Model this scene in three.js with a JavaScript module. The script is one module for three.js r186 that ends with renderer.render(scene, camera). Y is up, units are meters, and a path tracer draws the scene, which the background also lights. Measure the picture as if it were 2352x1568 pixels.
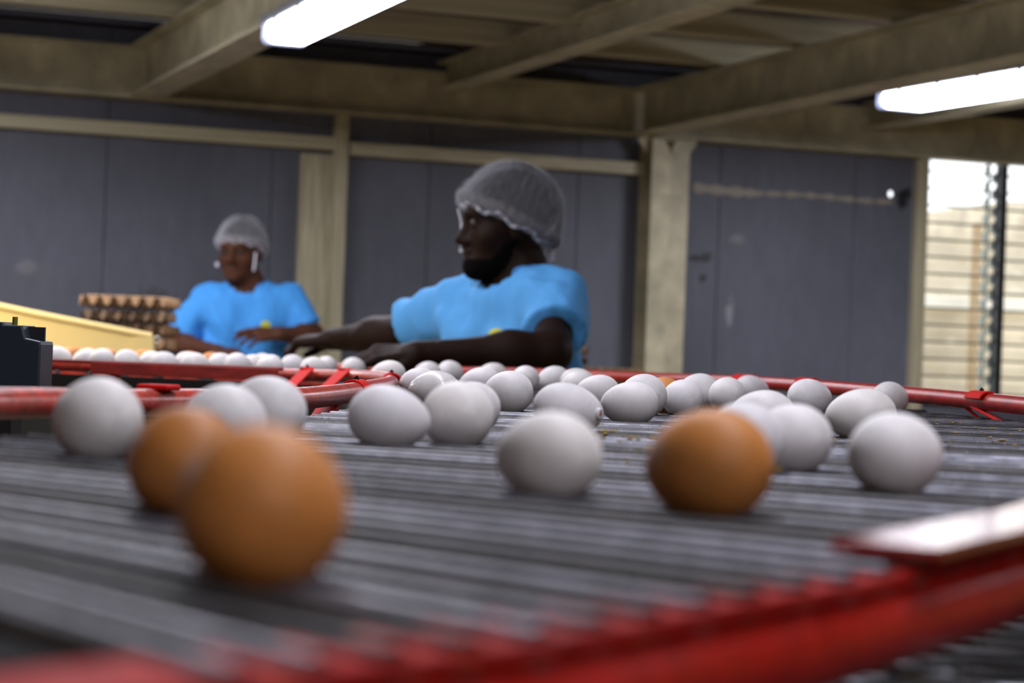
import * as THREE from 'three';
import { mergeGeometries, mergeVertices } from 'three/addons/utils/BufferGeometryUtils.js';
import { RoundedBoxGeometry } from 'three/addons/geometries/RoundedBoxGeometry.js';
import { RectAreaLightUniformsLib } from 'three/addons/lights/RectAreaLightUniformsLib.js';
import { ImprovedNoise } from 'three/addons/math/ImprovedNoise.js';

// ---------------------------------------------------------------- camera, sky, light levels
RectAreaLightUniformsLib.init();
const scene = new THREE.Scene();
const camera = new THREE.PerspectiveCamera(2 * Math.atan(784 / 5000) * 180 / Math.PI, 1.5, 0.02, 200);
camera.position.set(0, 1.2, 0);
camera.rotation.order = 'YXZ';
camera.rotation.set(26 / 5000, 0, 0.0365);
camera.focus = 2.25;
camera.userData.fStop = camera.getFocalLength() / 8.8;      // a lens opening 8.8 mm wide
scene.background = new THREE.Color(0.93, 0.97, 1.0);           // flat bright overcast
scene.backgroundIntensity = 1.95;
const renderer = new THREE.WebGLRenderer({ antialias: true });
renderer.toneMapping = THREE.LinearToneMapping;
renderer.toneMappingExposure = 1.13;
renderer.shadowMap.enabled = true;
const LAMP = 38, WARM = 90;                                     // radiance of the tubes
const COOL = new THREE.Color(0.905, 0.90, 1.0), AMBER = new THREE.Color(1.0, 0.74, 0.36);

// ---------------------------------------------------------------- helpers
let seed = 7;
const rnd = () => { seed = (seed * 1664525 + 1013904223) >>> 0; return seed / 4294967296; };
const rr = (a, b) => a + (b - a) * rnd();
const noise3 = new ImprovedNoise();
const V = (x, y, z) => new THREE.Vector3(x, y, z);
const counts = {};
const numbered = (n) => { const k = counts[n] = (counts[n] ?? -1) + 1; return k ? `${n}_${String(k).padStart(3, '0')}` : n; };
function tag(o, label, category, group) {
  o.userData.label = label; if (category) o.userData.category = category; if (group) o.userData.group = group;
  return o;
}
function struct(o, label, category) { o.userData.kind = 'structure'; if (label) o.userData.label = label; if (category) o.userData.category = category; return o; }
function mesh(name, geo, mat, parent) {
  const m = new THREE.Mesh(geo, mat);
  m.name = parent ? name : numbered(name); m.castShadow = m.receiveShadow = true;
  (parent ?? scene).add(m); return m;
}
function group(name, pos, ry = 0) {
  const g = new THREE.Group(); g.name = numbered(name); g.position.copy(pos); g.rotation.y = ry; scene.add(g); return g;
}
// the building stands turned to the picture: u runs along the far wall, v from that wall into the room
const TURN = 20.5 * Math.PI / 180, CA = Math.cos(TURN), SA = Math.sin(TURN);
const R = (u, y, v) => V(CA * u + SA * v, y, -10.5 - SA * u + CA * v);
const box = (w, h, d, x = 0, y = 0, z = 0) => new THREE.BoxGeometry(w, h, d).translate(x, y, z);
const rbox = (w, h, d, r, x = 0, y = 0, z = 0) => new RoundedBoxGeometry(w, h, d, 2, r).translate(x, y, z);
const merged = (list) => mergeGeometries(list.map((g) => { const n = g.index ? g.toNonIndexed() : g; for (const k of Object.keys(n.attributes)) if (!['position', 'normal', 'uv'].includes(k)) n.deleteAttribute(k); return n; }));
function iBeam(len, w, h, t = 0.009) {           // section in x (width) and y (0..h), run along z from 0
  const s = new THREE.Shape(), a = w / 2, b = t / 2 - 0.001;
  s.moveTo(-a, 0); for (const p of [[a, 0], [a, t], [b, t], [b, h - t], [a, h - t], [a, h], [-a, h], [-a, h - t], [-b, h - t], [-b, t], [-a, t]]) s.lineTo(p[0], p[1]);
  return new THREE.ExtrudeGeometry(s, { depth: len, bevelEnabled: false });
}
function plate(poly, y0, y1, hole) {               // plan polygon of [X, Z] in the world, from y0 to y1
  const s = new THREE.Shape(poly.map((p) => new THREE.Vector2(p[0], -p[1])));
  return new THREE.ExtrudeGeometry(s, { depth: y1 - y0, bevelEnabled: false }).rotateX(-Math.PI / 2).translate(0, y0, 0);
}
function tube(points, r, seg = 120, rad = 20) {
  return new THREE.TubeGeometry(new THREE.CatmullRomCurve3(points, false, 'centripetal'), seg, r, rad, false);
}
function rod(a, b, r, seg = 10) {
  const d = V().subVectors(b, a), L = d.length();
  const g = new THREE.CylinderGeometry(r, r, L, seg, 1);
  g.applyQuaternion(new THREE.Quaternion().setFromUnitVectors(V(0, 1, 0), d.normalize()));
  return g.translate((a.x + b.x) / 2, (a.y + b.y) / 2, (a.z + b.z) / 2);
}
function dataTex(w, h, f, srgb = true, rx = 1, ry = 1) {
  const d = new Uint8Array(w * h * 4);
  for (let j = 0; j < h; j++) for (let i = 0; i < w; i++) {
    const c = f(i / w, j / h, i, j), k = 4 * (j * w + i);
    d[k] = Math.max(0, Math.min(255, c[0])); d[k + 1] = Math.max(0, Math.min(255, c[1])); d[k + 2] = Math.max(0, Math.min(255, c[2])); d[k + 3] = 255;
  }
  const t = new THREE.DataTexture(d, w, h); t.wrapS = t.wrapT = THREE.RepeatWrapping; t.magFilter = THREE.LinearFilter; t.minFilter = THREE.LinearMipmapLinearFilter;
  t.generateMipmaps = true; if (srgb) t.colorSpace = THREE.SRGBColorSpace; t.repeat.set(rx, ry); t.needsUpdate = true; return t;
}
const fbm = (x, y, z, o = 4) => { let s = 0, a = 0.5; for (let i = 0; i < o; i++) { s += a * noise3.noise(x, y, z); x *= 2.03; y *= 2.03; z += 3.7; a *= 0.5; } return s; };

// ---------------------------------------------------------------- materials
const std = (o) => new THREE.MeshStandardMaterial(o);
const phys = (o) => new THREE.MeshPhysicalMaterial(o);
const speck = (base, spots, n, w, h, mott = 18) => {          // paint or steel with grit on it
  const px = new Float32Array(w * h * 4);
  for (let k = 0; k < n; k++) {
    const s = spots[Math.floor(rnd() * spots.length)], x = rnd() * w, y = rnd() * h, r = rr(0.4, s[3]), al = rr(0.3, 1);
    for (let j = Math.floor(y - r); j <= y + r; j++) for (let i = Math.floor(x - r); i <= x + r; i++) {
      const q = 4 * (((j + h) % h) * w + (i + w) % w);
      if ((i - x) ** 2 + (j - y) ** 2 <= r * r) { px[q] = s[0]; px[q + 1] = s[1]; px[q + 2] = s[2]; px[q + 3] = al; }
    }
  }
  return (u, v, i, j) => {
    const m = fbm(i * 0.03, j * 0.03, 1.3) * mott * 2, q = 4 * (j * w + i), a = px[q + 3];
    return [0, 1, 2].map((c) => (base[c] + m * base[c] / 90) * (1 - a) + px[q + c] * a);
  };
};
const creamTex = dataTex(256, 256, speck([184, 177, 148], [[140, 126, 92, 1.4], [190, 184, 150, 1.4]], 220, 256, 256, 14));
const cream = std({ map: creamTex, roughness: 0.55 });
const rustCream = std({ color: 0x5a4a2e, roughness: 0.8 });
const redTex = dataTex(512, 128, speck([160, 20, 12], [[196, 92, 70, 1.3], [186, 70, 52, 1.8], [90, 12, 10, 1.4], [205, 128, 100, 0.9]], 2600, 512, 128, 16));
const red = phys({ map: redTex, roughness: 0.42, clearcoat: 0.22, clearcoatRoughness: 0.25, specularIntensity: 0.7 });
const dustyRedTex = dataTex(512, 128, speck([178, 48, 36], [[206, 120, 96, 1.5], [200, 96, 74, 2.2], [120, 20, 14, 1.3], [214, 150, 124, 1.0]], 6500, 512, 128, 22));
const dustyRed = phys({ map: dustyRedTex, roughness: 0.42, clearcoat: 0.3, clearcoatRoughness: 0.22 });
const brightRed = phys({ color: 0xc8150e, roughness: 0.75, specularIntensity: 0.35 });
const plateRed = phys({ map: redTex, roughness: 0.75, specularIntensity: 0.5 });
const barRed = std({ map: dataTex(256, 64, speck([150, 38, 30], [[150, 70, 50, 1.4], [80, 16, 12, 1.5]], 500, 256, 64, 16)), roughness: 0.5 });
const steelTexes = [0, 1, 2, 3].map((k) => dataTex(1024, 64, speck([[96, 96, 104], [68, 66, 68], [114, 114, 124], [52, 50, 50]][k], [[60, 54, 48, 2.0], [90, 80, 66, 2.6], [176, 168, 150, 1.4], [38, 34, 32, 2.4], [190, 186, 176, 0.8]], [900, 1500, 700, 2100][k], 1024, 64, 26)));
const steels = steelTexes.map((t, k) => std({ map: t, roughness: [0.42, 0.5, 0.38, 0.56][k], metalness: 0.5 }));
const darkSteel = std({ color: 0x1c1a19, roughness: 0.7, metalness: 0.3 });
const bedMat = std({ color: 0x0d0c0c, roughness: 0.8 });
const galv = std({ color: 0x8d9096, roughness: 0.4, metalness: 0.7 });
const boltMat = std({ color: 0x2a241c, roughness: 0.5, metalness: 0.8 });
const blackPlastic = std({ color: 0x161a20, roughness: 0.5 });
const navyPlastic = std({ color: 0x1f2a38, roughness: 0.42 });
const wearStrip = phys({ map: redTex, roughness: 0.3, clearcoat: 1, clearcoatRoughness: 0.14 });

// wall sheet: what is scuffed, smeared or patched on the panels, laid out in metres (u -5..3.2, y 0..2.6)
const blobs = [[-2.32, 1.50, .05, .03, 150, .5], [-2.26, 1.49, .10, .03, 110, .28], [-2.30, 1.40, .22, .10, 96, .2], [1.18, 1.81, .035, .025, 150, .5], [1.20, 1.80, .02, .03, 120, .4], [1.155, 1.44, .022, .06, 168, .6], [1.16, 1.50, .02, .03, 120, .4],
  [.975, 1.70, .07, .018, 22, .55], [1.02, 1.72, .03, .02, 22, .45], [1.0, 1.60, .02, .02, 18, .6], [1.55, 1.66, .05, .10, 84, .22], [1.38, 1.58, .03, .06, 76, .22], [-1.9, 1.2, .2, .12, 84, .16], [-1.75, 1.33, .12, .1, 30, .3], [2.12, 2.06, .03, .05, 14, .8], [2.15, 2.10, .03, .03, 14, .7]];
const wallTex = dataTex(2048, 640, (s, t) => {
  const u = -5 + s * 8.2, y = t * 2.6, m = 1 + 0.22 * fbm(u * 1.6, y * 1.1, 4) + 0.10 * fbm(u * 24, y * 6, 9);
  let c = [93 * m, 96 * m, 108 * m];
  for (const [bu, by, ru, ry, tone, al] of blobs) {
    let d = Math.hypot((u - bu) / ru, (y - by) / ry); if (d > 1.8) continue; d += 0.9 * fbm(u * 30, y * 30, 2);
    const a = al * Math.max(0, Math.min(1, (1.15 - d) / 0.45)); c = c.map((x, i) => x * (1 - a) + tone * (i === 2 ? 1.02 : 1) * a);
  }
  return c;
});
const wallMat = std({ map: wallTex, roughness: 0.62 });
const concrete = std({ map: dataTex(256, 256, speck([128, 114, 92], [[100, 90, 72, 2], [150, 136, 112, 2]], 900, 256, 256, 16), true, 1, 1), roughness: 0.85 });
const plainWall = std({ color: 0xe0c288, roughness: 0.85 });
const boardTex = (b) => dataTex(512, 64, (s, t, i, j) => { const g = 1 + 0.5 * fbm(i * 0.012, j * 0.16, b[0]) + 0.3 * fbm(i * 0.04, j * 0.03, b[1]); return b.map((c) => c * g); });
const boards = [[122, 104, 84], [94, 78, 62], [148, 134, 110], [78, 64, 54]].map((b) => std({ map: boardTex(b), roughness: 0.8 }));

// ---------------------------------------------------------------- the room
{
  const ceil = struct(group('ceiling', R(0, 2.64, 0), TURN), 'boarded brown underside of the roof above the steel beams');
  mesh('roof_deck', box(16, 0.05, 18, 0, 0.065, 8), std({ color: 0x2a241f, roughness: 0.9 }), ceil);
  const lens = [2.4, 3.1, 2.7, 2.2, 2.9, 2.5]; let row = 0;
  for (let v = -0.1; v < 6.2; v += 0.2, row++) {
    for (let u = -6 + (row % 3) * 0.8, k = row; u < 6; k++) {
      const L = lens[k % 6]; const th = 0.016 + 0.012 * rnd();
      mesh('ceiling_board', box(L - 0.006, th, 0.186, u + L / 2, 0.04 - th / 2, v + 0.1), boards[Math.floor(rnd() * 4)], ceil); u += L;
    }
  }
  const fl = struct(mesh('floor', box(16, 0.2, 18), concrete), 'grey concrete floor under the machines'); fl.position.copy(R(0, -0.1, 8)); fl.rotation.y = TURN;
  for (const [n, w, h, d, u, y, v, l] of [['wall_left', 0.2, 2.9, 18, -8, 1.3, 8, 'plain wall on the far left side of the hall'], ['wall_right', 0.2, 2.9, 18, 6, 1.3, 8, 'plain wall on the right side of the hall'], ['wall_front', 14, 2.9, 0.2, -1, 1.3, 13.4, 'plain wall behind the camera']]) {
    const m = struct(mesh(n, box(w, h, d), plainWall), l); m.position.copy(R(u, y, v)); m.rotation.y = TURN;
  }
  // far wall of tall dark panels, each a sheet with a pressed edge; the opening for the louvred window is at the right
  const wb = struct(group('wall_back', R(0, 0, 0), TURN), 'dark slate blue panelled wall at the far end of the hall');
  const panel = (u0, u1, y0, y1, hole) => {
    const s = new THREE.Shape(), e = 0.004;
    s.moveTo(u0 + e, y0); s.lineTo(u1 - e, y0); s.lineTo(u1 - e, y1); s.lineTo(u0 + e, y1);
    if (hole) { const p = new THREE.Path(); p.absellipse(hole[0], hole[1], 0.017, 0.019, 0, Math.PI * 2, true); s.holes.push(p); }
    const g = new THREE.ExtrudeGeometry(s, { depth: hole ? 0.006 : 0.036, bevelEnabled: true, bevelSize: 0.003, bevelThickness: 0.004, bevelSegments: 1 }).translate(0, 0, hole ? -0.01 : -0.04);
    const p = g.attributes.position, uv = g.attributes.uv;
    for (let i = 0; i < p.count; i++) uv.setXY(i, (p.getX(i) + 5) / 8.2, p.getY(i) / 2.6);
    mesh('wall_panel', g, wallMat, wb);
  };
  const us = [-8, -7.3, -6.57, -5.8, -5.04, -4.27, -3.51, -2.745, -1.98, -1.215, -0.45, 0.315, 1.08, 1.845];
  for (let i = 0; i < us.length - 1; i++) panel(us[i], us[i + 1], 0, 2.6);
  panel(1.845, 2.19, 0, 2.6, [2.056, 2.09]);
  panel(2.19, 3.3, 0, 1.0); panel(2.19, 3.3, 2.31, 2.6); panel(3.3, 6, 0, 2.6);
  {                                                                  // thin pale ribbon of uneven width, laid over the right panels
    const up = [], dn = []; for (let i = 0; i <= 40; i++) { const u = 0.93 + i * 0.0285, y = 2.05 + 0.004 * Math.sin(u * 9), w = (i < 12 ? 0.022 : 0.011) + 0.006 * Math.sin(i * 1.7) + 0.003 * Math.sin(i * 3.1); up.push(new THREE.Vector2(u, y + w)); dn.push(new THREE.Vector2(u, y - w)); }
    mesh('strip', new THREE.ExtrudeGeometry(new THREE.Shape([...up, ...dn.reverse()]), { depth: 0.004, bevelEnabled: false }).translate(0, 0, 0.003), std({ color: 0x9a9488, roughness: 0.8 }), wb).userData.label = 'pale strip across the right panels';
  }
  mesh('backing', box(10.03, 2.7, 0.03, -2.99, 1.3, -0.08), darkSteel, wb);
  // rails, posts and columns on the wall
  const g1 = struct(mesh('wall_girt', rbox(7.07, 0.062, 0.06, 0.006), cream), 'cream steel rail across the left wall panels'); g1.position.copy(R(-4.46, 2.142, 0.031)); g1.rotation.y = TURN;
  const g2 = struct(mesh('wall_girt', rbox(1.52, 0.062, 0.06, 0.006), cream), 'cream steel rail behind the man in the hair net'); g2.position.copy(R(-0.105, 2.125, 0.031)); g2.rotation.y = TURN;
  const ca = struct(mesh('column', rbox(0.152, 2.09, 0.05, 0.004), cream), 'broad cream steel column ending under the left wall rail'); ca.position.copy(R(-1.012, 1.045, 0.026)); ca.rotation.y = TURN;
  const po = struct(mesh('column', rbox(0.062, 2.28, 0.075, 0.006), cream), 'slim cream post reaching the long beam, left of the man'); po.position.copy(R(-0.905, 1.14, 0.04)); po.rotation.y = TURN;
  const cb = struct(group('column', R(0.735, 0, 0.0), TURN), 'tall cream steel column right of the man with small brackets at its head');
  mesh('shaft', iBeam(2.27, 0.2, 0.15, 0.012).rotateX(-Math.PI / 2).translate(0, 0, 0.155), cream, cb);
  for (const s of [-1, 1]) {
    const sh = new THREE.Shape(); sh.moveTo(0, 0); sh.lineTo(0, -0.075); sh.lineTo(s * 0.02, -0.065); sh.lineTo(s * 0.055, -0.02); sh.lineTo(s * 0.055, 0);
    mesh('bracket', new THREE.ExtrudeGeometry(sh, { depth: 0.012, bevelEnabled: false }).translate(s * 0.099, 2.275, 0.1), cream, cb);
  }
  mesh('rust_stain', new THREE.ExtrudeGeometry(new THREE.Shape([[-0.03, 0], [0.03, 0], [0.012, -0.03], [0.004, -0.07], [-0.006, -0.04], [-0.02, -0.02]].map((p) => new THREE.Vector2(...p))), { depth: 0.0008, bevelEnabled: false }).translate(-0.005, 2.262, 0.1552), rustCream, cb);
  const jam = struct(group('trim_1', R(2.24, 0, 0), TURN), 'cream metal jamb at the left of the louvred window');
  mesh('jamb', merged([rbox(0.05, 2.3, 0.1, 0.005, -0.03, 1.15, 0), rbox(0.035, 2.3, 0.06, 0.005, 0.018, 1.15, -0.02)]), cream, jam);
  // long beam on the wall and the beams that run from it into the room
  const eb = struct(mesh('eaves_beam', iBeam(11, 0.13, 0.23, 0.012).rotateY(Math.PI / 2), cream), 'long cream steel beam along the top of the far wall'); eb.position.copy(R(-7.5, 2.28, 0.06)); eb.rotation.y = TURN;
  for (const [u, w, y, h, len, l] of [[-1.835, 0.15, 2.285, 0.23, 9, 'broad roof beam at the left, passing behind the left lamp'], [-0.42, 0.115, 2.42, 0.13, 9, 'slim roof beam in the middle, running up above the man'], [0.6, 0.15, 2.283, 0.22, 9, 'deep roof beam resting above the tall column'], [1.86, 0.12, 2.4, 0.13, 9, 'slim roof beam at the right beside the right lamp'], [-3.3, 0.15, 2.285, 0.23, 4.5, 'roof beam at the far left out of view']]) {
    const b = struct(mesh('roof_beam', iBeam(len, w, h, 0.01), cream), l); b.position.copy(R(u, y, 0.125)); b.rotation.y = TURN;
  }
  for (const [v, w, l] of [[1.02, 0.06, 'nearest to the far wall'], [1.78, 0.06, 'second from the far wall'], [2.55, 0.06, 'third from the far wall'], [3.3, 0.06, 'fourth from the far wall']]) {
    const p = struct(mesh('purlin', rbox(11, 0.11, w, 0.006), cream), 'cream roof purlin, ' + l); p.position.copy(R(-2, 2.572, v)); p.rotation.y = TURN;
  }
  const cd = struct(mesh('conduit', new THREE.CylinderGeometry(0.014, 0.014, 7, 12).rotateZ(Math.PI / 2), std({ color: 0x4a4d5c, roughness: 0.5 })), 'thin grey pipe under the roof boards near the far wall'); cd.position.copy(R(-0.6, 2.57, 0.42)); cd.rotation.y = TURN;
  for (const [u, v] of [[0.32, 0.98], [0.66, 0.98]]) {
    const h = struct(mesh('purlin_hook', rod(V(0, 0, 0), V(0, 0.075, 0), 0.006), darkSteel), u < 0.5 ? 'left of two dark bolts on the first purlin' : 'right of two dark bolts on the first purlin'); h.position.copy(R(u, 2.53, v + 0.01));
  }

  // louvred window with glass blades
  const win = struct(group('window_1', R(2.27, 0, 0), TURN), 'louvred glass window at the right with daylight behind it');
  const alu = std({ color: 0x23252a, roughness: 0.45, metalness: 0.4 }), clipM = std({ color: 0x8b938c, roughness: 0.4, metalness: 0.5 });
  mesh('window_frame', merged([rbox(1.04, 0.014, 0.07, 0.004, 0.51, 2.298, -0.04), rbox(1.04, 0.05, 0.08, 0.005, 0.51, 1.02, -0.04), rbox(0.012, 1.3, 0.07, 0.003, 0.005, 1.66, -0.04), rbox(0.03, 1.3, 0.07, 0.003, 1.015, 1.66, -0.04)]), alu, win);
  mesh('mullion', rbox(0.034, 1.28, 0.07, 0.004, 0.468, 1.66, -0.03), alu, win);
  for (const [a, b] of [[0.012, 0.372], [0.49, 0.995]]) {
    for (let k = 0; k < 15; k++) {
      const y = 2.25 - k * 0.0885; if (y < 1.05) break;
      const p = mesh('pane', box(b - a, 0.1, 0.005), phys({ color: 0xffffff, transmission: 1, thickness: 0, roughness: 0.06, ior: 1.5 }), win); p.position.set((a + b) / 2, y, -0.045); p.rotation.x = 1.0;
      const e = mesh('pane_edge', box(b - a, 0.010, 0.009), std({ color: 0x3c443e, roughness: 0.35 }), win); e.position.set((a + b) / 2, y - 0.028, -0.004);
    }
  }
  for (let k = 0; k < 14; k++) {
    const y = 2.25 - k * 0.0885;
    mesh('louvre_clip', merged([rbox(0.012, 0.055, 0.05, 0.003, 0.385, y, -0.04), rbox(0.01, 0.05, 0.03, 0.002, 0.41, y - 0.04, -0.02).rotateZ(0)]), clipM, win);
    const lever = mesh('louvre_lever', rbox(0.012, 0.062, 0.008, 0.002), alu, win); lever.position.set(0.432, y - 0.03, -0.02); lever.rotation.z = k % 2 ? 0.35 : -0.35;
  }
  mesh('louvre_bar', rbox(0.016, 1.26, 0.012, 0.002, 0.4, 1.66, -0.055), std({ color: 0xb9bdb2, roughness: 0.5 }), win);
}
// outside the window
{
  const yard = struct(mesh('ground', box(16, 0.1, 12), std({ color: 0xd9d2c2, roughness: 0.9 })), 'pale sunlit yard outside the window'); yard.position.copy(R(8, 0.85, -6.3)); yard.rotation.y = TURN;
  const b = group('building', R(6.6, 0.9, -4.6), TURN); tag(b, 'pale beige building seen through the louvres of the window', 'building');
  const beige = std({ map: dataTex(256, 128, speck([216, 204, 182], [[200, 186, 160, 3], [228, 218, 200, 4]], 300, 256, 128, 12)), roughness: 0.9 });
  mesh('wall', box(5.4, 1.3, 0.3, 0, 0.65, 0), beige, b);
  mesh('ledge', rbox(5.4, 0.09, 0.12, 0.01, 0, 0.80, 0.2), std({ color: 0xf2efe6, roughness: 0.7 }), b);
  mesh('post', rbox(0.06, 1.4, 0.06, 0.01, -1.35, 0.7, 0.4), std({ color: 0xb09878, roughness: 0.8 }), b);
  const rf = new THREE.Shape([[-2.7, 1.3], [2.7, 1.3], [2.7, 1.95], [-0.9, 1.6]].map((p) => new THREE.Vector2(...p)));
  mesh('gable', new THREE.ExtrudeGeometry(rf, { depth: 0.3, bevelEnabled: false }).translate(0, 0, -0.15), beige, b);
}

// ---------------------------------------------------------------- lamps
{
  const housing = std({ color: 0x686c76, roughness: 0.5 }), glow = std({ color: 0xf4f6ff, roughness: 0.4, emissive: COOL, emissiveIntensity: 13.0 }), dimGlow = std({ color: 0xf4f6ff, roughness: 0.4, emissive: COOL, emissiveIntensity: 3.0 }), capM = phys({ color: 0xc9cfe0, roughness: 0.3, transmission: 0.4, thickness: 0 });
  const lamp = (u, y, v, len, dz, label, power = 1, w = 0.235, top = 2.6) => {
    const g = group('fluorescent_lamp', R(u, y, v), TURN + dz); tag(g, label, 'lamp', 'long fluorescent lamps under the roof');
    mesh('housing', rbox(w + 0.015, 0.03, len, 0.01, 0, 0.068, 0), housing, g);
    mesh('diffuser', new RoundedBoxGeometry(w, 0.08, len - 0.07, 4, 0.033).translate(0, 0.028, 0), power < 0.6 ? dimGlow : glow, g);
    for (const s of [-1, 1]) mesh('end_cap', rbox(w + 0.003, 0.084, 0.05, 0.02, 0, 0.03, s * (len / 2 - 0.022)), capM, g);
    for (let k = 0; k < 4; k++) for (const s of [-1, 1]) mesh('clip', rbox(0.006, 0.03, 0.018, 0.002, s * (w / 2 + 0.003), 0.052, -len / 2 + 0.2 + k * (len - 0.4) / 3), blackPlastic, g);
    for (const s of [-1, 1]) mesh('hanger', rod(V(0, 0.08, s * len * 0.3), V(0, top - y, s * len * 0.3), 0.005), darkSteel, g);
    const l = new THREE.RectAreaLight(COOL, LAMP * power, w - 0.03, len - 0.1); l.position.set(0, -0.016, 0); l.rotation.x = -Math.PI / 2; g.add(l);
  };
  lamp(-1.885, 2.205, 3.39, 1.27, 0, 'left fluorescent lamp lit white, running out at the top of the picture', 1.2, 0.15, 2.287);
  lamp(-2.95, 2.38, 1.95, 1.27, 0, 'added fill lamp left of the picture near the far wall, out of view', 1.45);  // unseen lamp, added to brighten the back worker and left wall
  lamp(1.40, 2.37, 1.84, 1.27, 0.05, 'right fluorescent lamp lit white beside the deep roof beam');
  for (const [v, l, pw] of [[9.1, 'first', 0.42], [7.7, 'second', 0.29], [6.3, 'third', 0.42], [4.9, 'fourth', 0.46]]) lamp(-2.95, 2.38, v, 1.27, 0, `${l} fluorescent lamp of the row over the conveyor, counted from the camera, out of view`, pw);
  lamp(-3.3, 2.38, 11.4, 1.27, 0, 'added fill lamp behind the camera, out of view', 0.75);  // unseen lamp, added so the cream wall behind bounces warm fill
  lamp(1.3, 2.38, 5.4, 1.27, 0, 'added fill lamp at the right of the hall, out of view', 0.9);  // unseen lamp, added to raise the ambient light
  lamp(-4.9, 2.38, 4.6, 1.27, 0, 'added fill lamp at the left of the hall, out of view', 0.9);  // another unseen lamp added for more ambient light in the hall
}

// ---------------------------------------------------------------- rod conveyor
const TOP = 1.14, RODR = 0.0048;
const OUTER = [[-0.13, 0.30], [-0.051, 0.413], [0.0042, 0.4815], [0.0535, 0.565], [0.098, 0.635], [0.215, 0.86], [0.37, 1.24], [0.52, 1.72], [0.61, 2.25], [0.63, 2.8], [0.595, 3.2], [0.505, 3.65], [0.34, 4.0], [0.1, 4.25], [-0.2, 4.5], [-0.6, 4.8], [-1.5, 5.3]];
const INNER = [[-0.62, 0.75], [-0.42, 1.08], [-0.303, 1.29], [-0.225, 1.58], [-0.176, 1.85], [-0.157, 2.15], [-0.15, 2.5], [-0.155, 2.86], [-0.19, 3.25], [-0.27, 3.58], [-0.41, 3.72], [-0.9, 3.92], [-1.5, 4.1]];
const hit = (p, d, line) => {                       // nearest crossing of a ray in plan with a polyline
  let best = Infinity;
  for (let i = 0; i < line.length - 1; i++) {
    const [ax, az] = line[i], ex = line[i + 1][0] - ax, ez = line[i + 1][1] - az, den = d[0] * ez - d[1] * ex;
    if (Math.abs(den) < 1e-9) continue;
    const t = ((ax - p[0]) * ez - (az - p[1]) * ex) / den, s = ((ax - p[0]) * d[1] - (az - p[1]) * d[0]) / den;
    if (t > 0.005 && s >= 0 && s <= 1 && t < best) best = t;
  }
  return best;
};
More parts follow.
